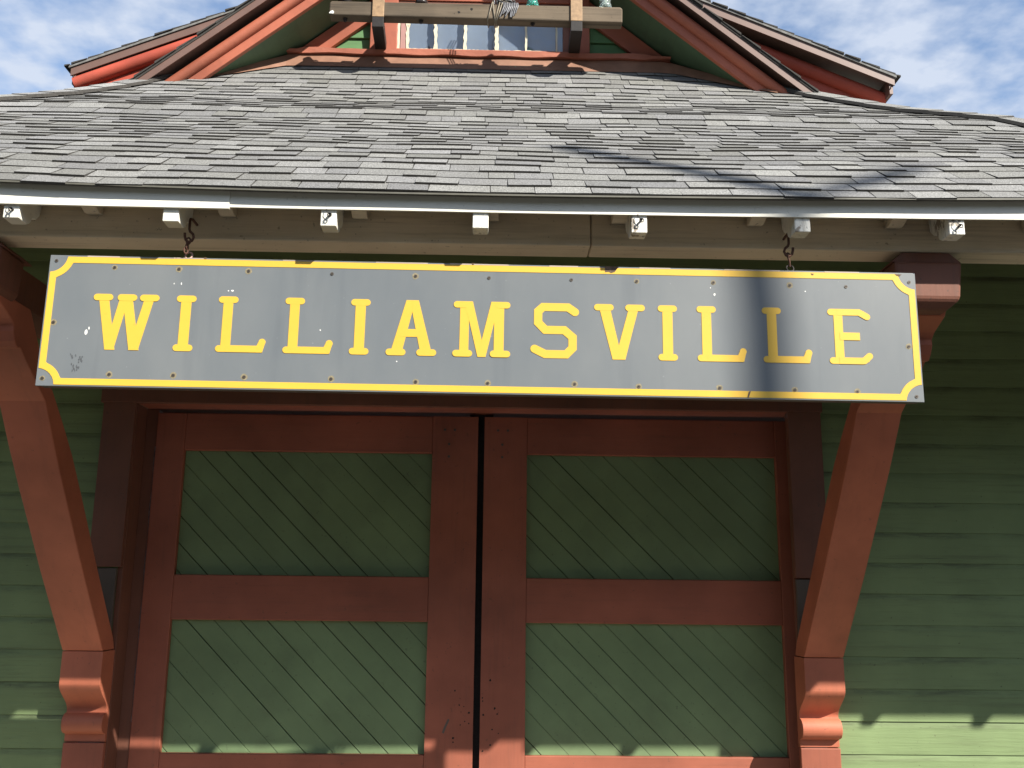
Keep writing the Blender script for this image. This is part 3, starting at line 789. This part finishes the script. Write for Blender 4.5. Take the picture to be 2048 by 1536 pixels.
# border with scooped corners
def ring(ins, rad, n=12):
    pts = []
    for cx, cz, a0 in ((0, 0, 90), (SW, 0, 180), (SW, SH, 270), (0, SH, 0)):
        for k in range(n + 1):
            a = R(a0 - 90 * k / n)
            x, z = cx + rad * math.cos(a), cz + rad * math.sin(a)
            pts.append((min(max(x, ins), SW - ins), min(max(z, ins), SH - ins)))
    return pts
A, B = ring(.0055, .064), ring(.0285, .0885)
mb = MB(); n = len(A)
va = [(*[P(*p)[0]], YF - .0012, P(*p)[1]) for p in A] + [(P(*p)[0], YF - .0012, P(*p)[1]) for p in B] + [(P(*p)[0], YF, P(*p)[1]) for p in A] + [(P(*p)[0], YF, P(*p)[1]) for p in B]
mb.add(va, [(i, (i + 1) % n, n + (i + 1) % n, n + i) for i in range(n)] + [(i, 2 * n + i, 2 * n + (i + 1) % n, (i + 1) % n) for i in range(n)] + [(n + i, n + (i + 1) % n, 3 * n + (i + 1) % n, 3 * n + i) for i in range(n)])
build('border', mb, 'yellow', sign)
mb = MB()
for k in range(9):
    xa = .08 + (SW - .14) * k / 9 + random.uniform(0, .1); xb = xa + random.uniform(.1, .22); mb = MB()
    mb.prism_y([P(xa, SH - .0048), P(xb, SH - .0048), P(xb, SH - .0004), P(xa, SH - .0004)], YF - .0008, YF + .004)
    build('bare_top_edge', mb, 'sign_edge', sign)

# letters: strokes with rounded slab serifs
LB, LH = .1345, .2055
class Letter:
    def __init__(s, u0, ch): s.u0 = u0; s.ch = ch; s.mb = MB(); s.k = 0
    def q(s, p): return P(s.u0 + p[0] * LH, LB + p[1] * LH)
    def poly(s, pts):
        s.mb.prism_y([s.q(p) for p in pts], YF - .0012 - .00012 * s.k, YF); s.k += 1; return s
    def cap(s, a, b_, r):
        an = math.atan2(b_[1] - a[1], b_[0] - a[0]); pts = []
        for c0, st in ((b_, an - math.pi / 2), (a, an + math.pi / 2)):
            for k in range(9):
                t = st + math.pi * k / 8; pts.append((c0[0] + r * math.cos(t), c0[1] + r * math.sin(t)))
        return s.poly(pts)
    def serif(s, xc, y, ln=.335, t=.118):
        r = t / 2; yc = r if y == 0 else 1 - r
        return s.cap((xc - ln / 2 + r, yc), (xc + ln / 2 - r, yc), r)
    def leg(s, xt, yt, xb, yb, wt):
        return s.poly([(xt - wt / 2, yt), (xt + wt / 2, yt), (xb + wt / 2, yb), (xb - wt / 2, yb)])
    def done(s): return build('letter', s.mb, 'yellow', sign, label='yellow capital letter ' + s.ch)
def W_(u):
    l = Letter(u, 'W')
    l.leg(.175, .95, .362, 0, .172).leg(.535, .95, .352, 0, .15).leg(.585, .95, .775, 0, .172).leg(.965, .92, .765, 0, .165)
    for c in (.168, .583, .97): l.serif(c, 1, .335, .118)
    l.done()
def I_(u):
    l = Letter(u, 'I'); l.leg(.17, .97, .17, .03, .178); l.serif(.17, 1, .34).serif(.17, 0, .34); l.done()
def L_(u):
    l = Letter(u, 'L'); l.leg(.17, .97, .17, .03, .168); l.serif(.17, 1, .34)
    l.cap((.059, .059), (.3, .059), .059); l.poly([(.17, 0), (.80, 0), (.80, .121), (.17, .121)])
    l.poly([(.70, .10), (.81, 0.0), (.862, .20), (.745, .20)]); l.cap((.800, .185), (.800, .187), .0605); l.done()
def A_(u):
    l = Letter(u, 'A')
    l.poly([(.325, 1), (.435, 1), (.435, .80), (.28, .08), (.085, .08)])
    l.poly([(.43, 1), (.54, 1), (.785, .08), (.59, .08), (.43, .80)])
    l.poly([(.235, .335), (.63, .335), (.585, .475), (.29, .475)])
    l.serif(.168, 0, .345).serif(.70, 0, .345); l.done()
def M_(u):
    l = Letter(u, 'M')
    l.leg(.195, .95, .195, .05, .158).leg(.80, .95, .80, .05, .172)
    l.poly([(.12, 1), (.335, 1), (.575, .0), (.435, .0), (.26, .72), (.2, .88), (.12, .88)])
    l.poly([(.88, 1), (.66, 1), (.435, .0), (.575, .0), (.735, .72), (.8, .88), (.88, .88)])
    l.cap((.059, .941), (.2, .941), .059); l.cap((.79, .941), (.935, .941), .059)
    l.serif(.17, 0, .345).serif(.825, 0, .355); l.done()
def S_(u):
    l = Letter(u, 'S'); w = .0725
    path = [(.775, .80), (.655, .925), (.215, .925), (.13, .845), (.13, .64), (.255, .51), (.59, .51), (.735, .385), (.735, .19), (.625, .075), (.255, .075), (.075, .205)]
    path[0] = (.775, .842); path[-1] = (.072, .165)
    n = len(path); Lf = []; Rt = []
    for i, p in enumerate(path):
        d = []
        if i > 0: d.append((Vector(p) - Vector(path[i - 1])).normalized())
        if i < n - 1: d.append((Vector(path[i + 1]) - Vector(p)).normalized())
        if len(d) == 1: nn = Vector((-d[0].y, d[0].x)); k = 1
        else:
            n1, n2 = Vector((-d[0].y, d[0].x)), Vector((-d[1].y, d[1].x)); nn = (n1 + n2).normalized(); k = 1 / nn.dot(n1)
        Lf.append(Vector(p) + nn * w * k); Rt.append(Vector(p) - nn * w * k)
    # one clean outline: shared mitred edges, quads per segment
    vs = [l.q(p) for p in Lf] + [l.q(p) for p in Rt]
    y = YF - .0012
    v3 = [(a, y, b_) for a, b_ in vs] + [(a, YF, b_) for a, b_ in vs]
    f = []
    for i in range(n - 1):
        f += [(i, i + 1, n + i + 1, n + i), (i, 2 * n + i, 2 * n + i + 1, i + 1), (n + i, n + i + 1, 3 * n + i + 1, 3 * n + i)]
    l.mb.add(v3, f); l.k = 1
    l.cap(path[0], (path[0][0] + .001, path[0][1] - .001), w); l.cap(path[-1], (path[-1][0] + .001, path[-1][1] - .001), w)
    l.done()
def V_(u):
    l = Letter(u, 'V')
    l.poly([(.085, .95), (.275, .95), (.430, .25), (.430, 0), (.318, 0)])
    l.poly([(.615, .95), (.785, .95), (.540, 0), (.428, 0), (.428, .25)])
    l.serif(.17, 1, .345).serif(.72, 1, .345); l.done()
def E_(u):
    l = Letter(u, 'E')
    l.leg(.185, .97, .185, .03, .158)
    l.cap((.059, .941), (.2, .941), .059); l.cap((.059, .059), (.2, .059), .059)
    l.poly([(.17, 1), (.575, 1), (.66, .955), (.60, .86), (.55, .882), (.17, .882)]); l.cap((.59, .925), (.70, .862), .059)
    l.poly([(.20, .432), (.555, .432), (.555, .57), (.20, .57)])
    l.poly([(.17, 0), (.60, 0), (.70, .05), (.66, .14), (.57, .118), (.17, .118)]); l.cap((.61, .062), (.705, .148), .059)
    l.done()
W_(.171); I_(.467); L_(.617); L_(.855); I_(1.0905); A_(1.222); M_(1.459); S_(1.737); V_(1.966); I_(2.196); L_(2.337); L_(2.574); E_(2.813)

# screws round the edge
for u, v, halo in ((.024, .461, 0), (.234, .440, .4), (.465, .439, 1), (.715, .437, 1), (1.016, .433, 0), (1.318, .431, 1), (1.584, .43, 0), (1.883, .429, 0), (2.121, .429, .4), (2.401, .43, .3),
                   (2.681, .426, 1), (2.887, .425, 0), (3.121, .447, 0), (.022, .027, .4), (.254, .045, 1), (.478, .046, 1), (.727, .045, 1), (1.033, .044, 1), (1.332, .039, 1), (1.587, .039, 1),
                   (1.896, .042, 1), (2.124, .037, 1), (2.413, .038, 1), (2.682, .036, 1), (2.906, .034, 1), (3.118, .02, 0), (.038, .231, 1), (3.103, .204, .8)):
    mb = MB(); c0 = P(u, v)
    if halo: mb.disc(c0, .0085 + .0035 * halo, YF, 14, 1, .0003, .12)
    mb.disc(c0, .0062, YF, 14, 0, .0016); mb.disc(c0, .0022, YF, 8, 2, .002)
    build('screw', mb, ['screw', 'rust_halo', 'black'], sign)
# wear marks
mb = MB()
for u, v, a, b_ in ((.157, .197, .006, .013), (.166, .212, .003, .006), (.452, .384, .002, .004), (.478, .384, .0022, .006), (.662, .362, .006, .004), (.648, .361, .003, .003), (2.404, .385, .005, .006), (2.737, .404, .003, .003), (.985, .222, .003, .003), (1.262, .112, .003, .003), (2.39, .41, .002, .003)):
    mb = MB()
    mb.prism_y([P(u + a * math.cos(t * .785) * random.uniform(.6, 1), v + b_ * math.sin(t * .785) * random.uniform(.6, 1)) for t in range(8)], YF - .0006, YF)
    build('white_spot', mb, 'dropping', sign)
mb = MB()
for k in range(26):
    u = .105 + random.betavariate(2, 1.5) * .05; v = .055 + random.random() * .06
    mb.prism_y([P(u + .004 * math.cos(t * 1.05) * random.uniform(.3, 1), v + .007 * math.sin(t * 1.05) * random.uniform(.3, 1)) for t in range(6)], YF - .0004 - .00001 * k, YF)
build('dark_smudge', mb, 'smudge', sign)
mb = MB(); mb.prism_y([P(2.005, .4835), P(2.055, .4835), P(2.042, .463), P(2.028, .458), P(2.02, .463), P(2.006, .461)], YF - .0019, YF); build('paint_chip', mb, 'chip_wood', sign)
for u, v, s_ in ((3.07, .474, .025), (.55, .4825, .012), (1.52, .4825, .010), (2.76, .470, .012)):
    mb = MB(); mb.prism_y([P(u, v + .003), P(u + s_, v + .002), P(u + s_ * .7, v - .004), P(u + s_ * .25, v - .003)], YF - .0019, YF); build('paint_chip', mb, 'chip_wood', sign)
mb = MB(); mb.prism_y([P(2.510, .006), P(2.516, .006), P(2.524, .03), P(2.516, .026)], YF - .0019, YF)
build('paint_chip', mb, 'chip_wood', sign)
# eye rings on the top edge
for x, kind in ((-1.117, 'pink_iron'), (1.080, 'dark_iron')):
    mb = MB(); zc = SZ + SH + .012
    mb.tube([(x + .013 * math.cos(t * .42), -1.808 + .006 * math.sin(t * .42), zc + .014 * math.sin(t * .42)) for t in range(15)], .0032, 8, closed=True)
    mb.tube([(x, -1.806, zc - .012), (x, -1.806, zc - .07)], .003, 8)
    build('eye_ring', mb, kind, sign)

sign.rotation_euler.y = .0046; sign.location = (-.0374, -1.695, 2.3345); sign.scale = (1.0370,) * 3  # after tilting, sign is moved and enlarged about the camera position

# hooks that carry the sign
def hook(x, y, z, mirror, label, twist):
    t = thing('sign_hook', label, 'hook', (x, y, z))
    s = 1 if not mirror else -1
    mb = MB()
    mb.tube([(x + .004, -1.745, z), (x + .003, -1.80, z + .0005), (x + .001, -1.813, z - .004), (x, -1.815, z - .012), (x, -1.815, z - .042), (x + s * .003, -1.815, z - .052), (x + s * .014, -1.815, z - .062), (x + s * .018, -1.815, z - .074),
             (x + s * .012, -1.815, z - .088), (x, -1.815, z - .092), (x - s * .010, -1.815, z - .084), (x - s * .014, -1.815, z - .07), (x - s * .015, -1.815, z - .058)], .0048, 8)
    build('screw_hook', mb, 'rust_iron', t)
    return t
hk = hook(-1.118, -1.815, 2.952, False, 'rusty screw hook at the left end of the sign with a pinkish ring under it', 0)
mb = MB()
for k, (dz, a) in enumerate(((-.088, .2), (-.108, 1.4), (-.124, .5))):
    cx, cz = -1.118 - .003 * k, 2.952 + dz
    mb.tube([(cx + .007 * math.cos(t * .52) * math.cos(a), -1.815 + .007 * math.cos(t * .52) * math.sin(a), cz + .012 * math.sin(t * .52)) for t in range(12)], .0032, 6, closed=True)
build('chain_link', mb, 'rust_iron', hk); hk.location = (-1.1547, -1.7055, 2.9952); hk.scale = (1.045,) * 3  # left hook shifted and enlarged about the camera position
hk = hook(1.080, -1.815, 2.936, True, 'rusty screw hook at the right end of the sign by the worn rafter tail', 0)
mb = MB()
mb.tube([(1.076, -1.815, 2.858), (1.072, -1.815, 2.848), (1.076, -1.815, 2.838), (1.080, -1.815, 2.824), (1.081, -1.811, 2.806)], .0042, 8)
mb.tube([(1.076 + .006 * math.cos(t * .52), -1.815 + .004 * math.sin(t * .52), 2.850 + .008 * math.sin(t * .52)) for t in range(12)], .003, 6, closed=True)
build('chain_link', mb, 'rust_iron', hk); hk.location = (1.115, -1.7055, 2.9785); hk.scale = (1.045,) * 3  # right hook likewise shifted and enlarged about the camera

# ------------------------------------------------------------------ utility pole across the yard (its shadow falls on sign and roof)
pole = thing('utility_pole', 'slim tall wooden utility pole with a raised side arm standing across the yard', 'pole', (9.215, -9.70, 0))
mb = MB(); mb.tube([(9.215, -9.70, 0), (9.205, -9.70, 4), (9.195, -9.70, 8), (9.175, -9.70, 11.4), (9.025, -9.70, 13.0)], [.10, .086, .074, .066, .058], 16); build('shaft', mb, 'old_wood', pole)
mb = MB(); mb.tube([(9.185, -9.70, 11.70), (9.5, -9.70, 11.92), (9.8, -9.70, 12.13), (10.2, -9.70, 12.45)], [.035, .055, .06, .04], 10); build('side_arm', mb, 'old_wood', pole)

# ------------------------------------------------------------------ light
SUN = Vector((1.02, -1.0, 1.096)).normalized()
el = math.asin(SUN.z); az = math.atan2(SUN.x, SUN.y)
L = bpy.data.lights.new('sun', 'SUN'); L.energy = 4.3; L.angle = R(.53); L.color = (1, .95, .86)
lo = bpy.data.objects.new('sun', L); COL.objects.link(lo); lo.rotation_euler = SUN.to_track_quat('Z', 'Y').to_euler()
lo.location = (20, -20, 20)

wd = bpy.data.worlds.new('World'); scn.world = wd; wd.use_nodes = True
nt = wd.node_tree; nt.nodes.clear()
out = N(nt, 'ShaderNodeOutputWorld'); bg = N(nt, 'ShaderNodeBackground'); bg.inputs[1].default_value = .09
sky = N(nt, 'ShaderNodeTexSky', sky_type='NISHITA'); sky.sun_disc = False; sky.sun_elevation = el; sky.sun_rotation = az
sky.air_density = 1.0; sky.dust_density = .6; sky.ozone_density = 1.5
tc = N(nt, 'ShaderNodeTexCoord'); sep = N(nt, 'ShaderNodeSeparateXYZ'); nt.links.new(tc.outputs['Generated'], sep.inputs[0])
mz = N(nt, 'ShaderNodeMath', operation='ADD'); mz.inputs[1].default_value = .12; nt.links.new(sep.outputs[2], mz.inputs[0])
mm = N(nt, 'ShaderNodeMath', operation='MAXIMUM'); mm.inputs[1].default_value = .05; nt.links.new(mz.outputs[0], mm.inputs[0])
dv = []
for k in (0, 1):
    d = N(nt, 'ShaderNodeMath', operation='DIVIDE'); nt.links.new(sep.outputs[k], d.inputs[0]); nt.links.new(mm.outputs[0], d.inputs[1]); dv.append(d)
cb = N(nt, 'ShaderNodeCombineXYZ'); nt.links.new(dv[0].outputs[0], cb.inputs[0]); nt.links.new(dv[1].outputs[0], cb.inputs[1])
def wn(scale, det, loc):
    mp = N(nt, 'ShaderNodeMapping'); mp.inputs['Location'].default_value = loc; nt.links.new(cb.outputs[0], mp.inputs[0])
    z = N(nt, 'ShaderNodeTexNoise'); z.inputs['Scale'].default_value = scale; z.inputs['Detail'].default_value = det; z.inputs['Roughness'].default_value = .5
    nt.links.new(mp.outputs[0], z.inputs['Vector']); return z.outputs['Fac']
c1 = wn(5.5, 5, (2.1, .4, 0)); c2 = wn(15, 4, (.3, 4, 0))
av = N(nt, 'ShaderNodeMath', operation='MULTIPLY_ADD'); av.inputs[1].default_value = .45; nt.links.new(c2, av.inputs[0]); 
c1s = N(nt, 'ShaderNodeMath', operation='MULTIPLY'); c1s.inputs[1].default_value = .55; nt.links.new(c1, c1s.inputs[0]); nt.links.new(c1s.outputs[0], av.inputs[2])
cf = frange(nt, av.outputs[0], .405, .60, .08, .92)
wc = N(nt, 'ShaderNodeMix', data_type='RGBA'); nt.links.new(cf, wc.inputs[0]); nt.links.new(sky.outputs[0], wc.inputs[6]); wc.inputs[7].default_value = (3.3, 3.65, 4.3, 1)
nt.links.new(wc.outputs[2], bg.inputs[0]); nt.links.new(bg.outputs[0], out.inputs[0])

# ------------------------------------------------------------------ camera
cd = bpy.data.cameras.new('camera'); cam = bpy.data.objects.new('camera', cd); COL.objects.link(cam)
f = 1950.
up = Vector((95., -9070., f)).normalized()
X = Vector((103976., (103976 * 95 + f * f) / 9070., f)).normalized()
Y = Vector((-.02137731, .2099295, .97748279))
# rows = world axes seen from the camera (x right, y down, z forward)
right = Vector((X[0], Y[0], up[0])); down = Vector((X[1], Y[1], up[1])); fwd = Vector((X[2], Y[2], up[2]))
rot = Matrix((right, -down, -fwd)).transposed()
cam.matrix_world = Matrix.Translation((0, -5.2, 1.62)) @ rot.to_4x4()
cd.sensor_width = 36; cd.lens = 36 * f / 2048; cd.clip_start = .05; cd.clip_end = 1000
scn.camera = cam
scn.view_settings.view_transform = 'Standard'; scn.view_settings.look = 'None'
scn.view_settings.exposure = 1.25; scn.view_settings.gamma = 1
scn.render.resolution_x = 1024; scn.render.resolution_y = 768
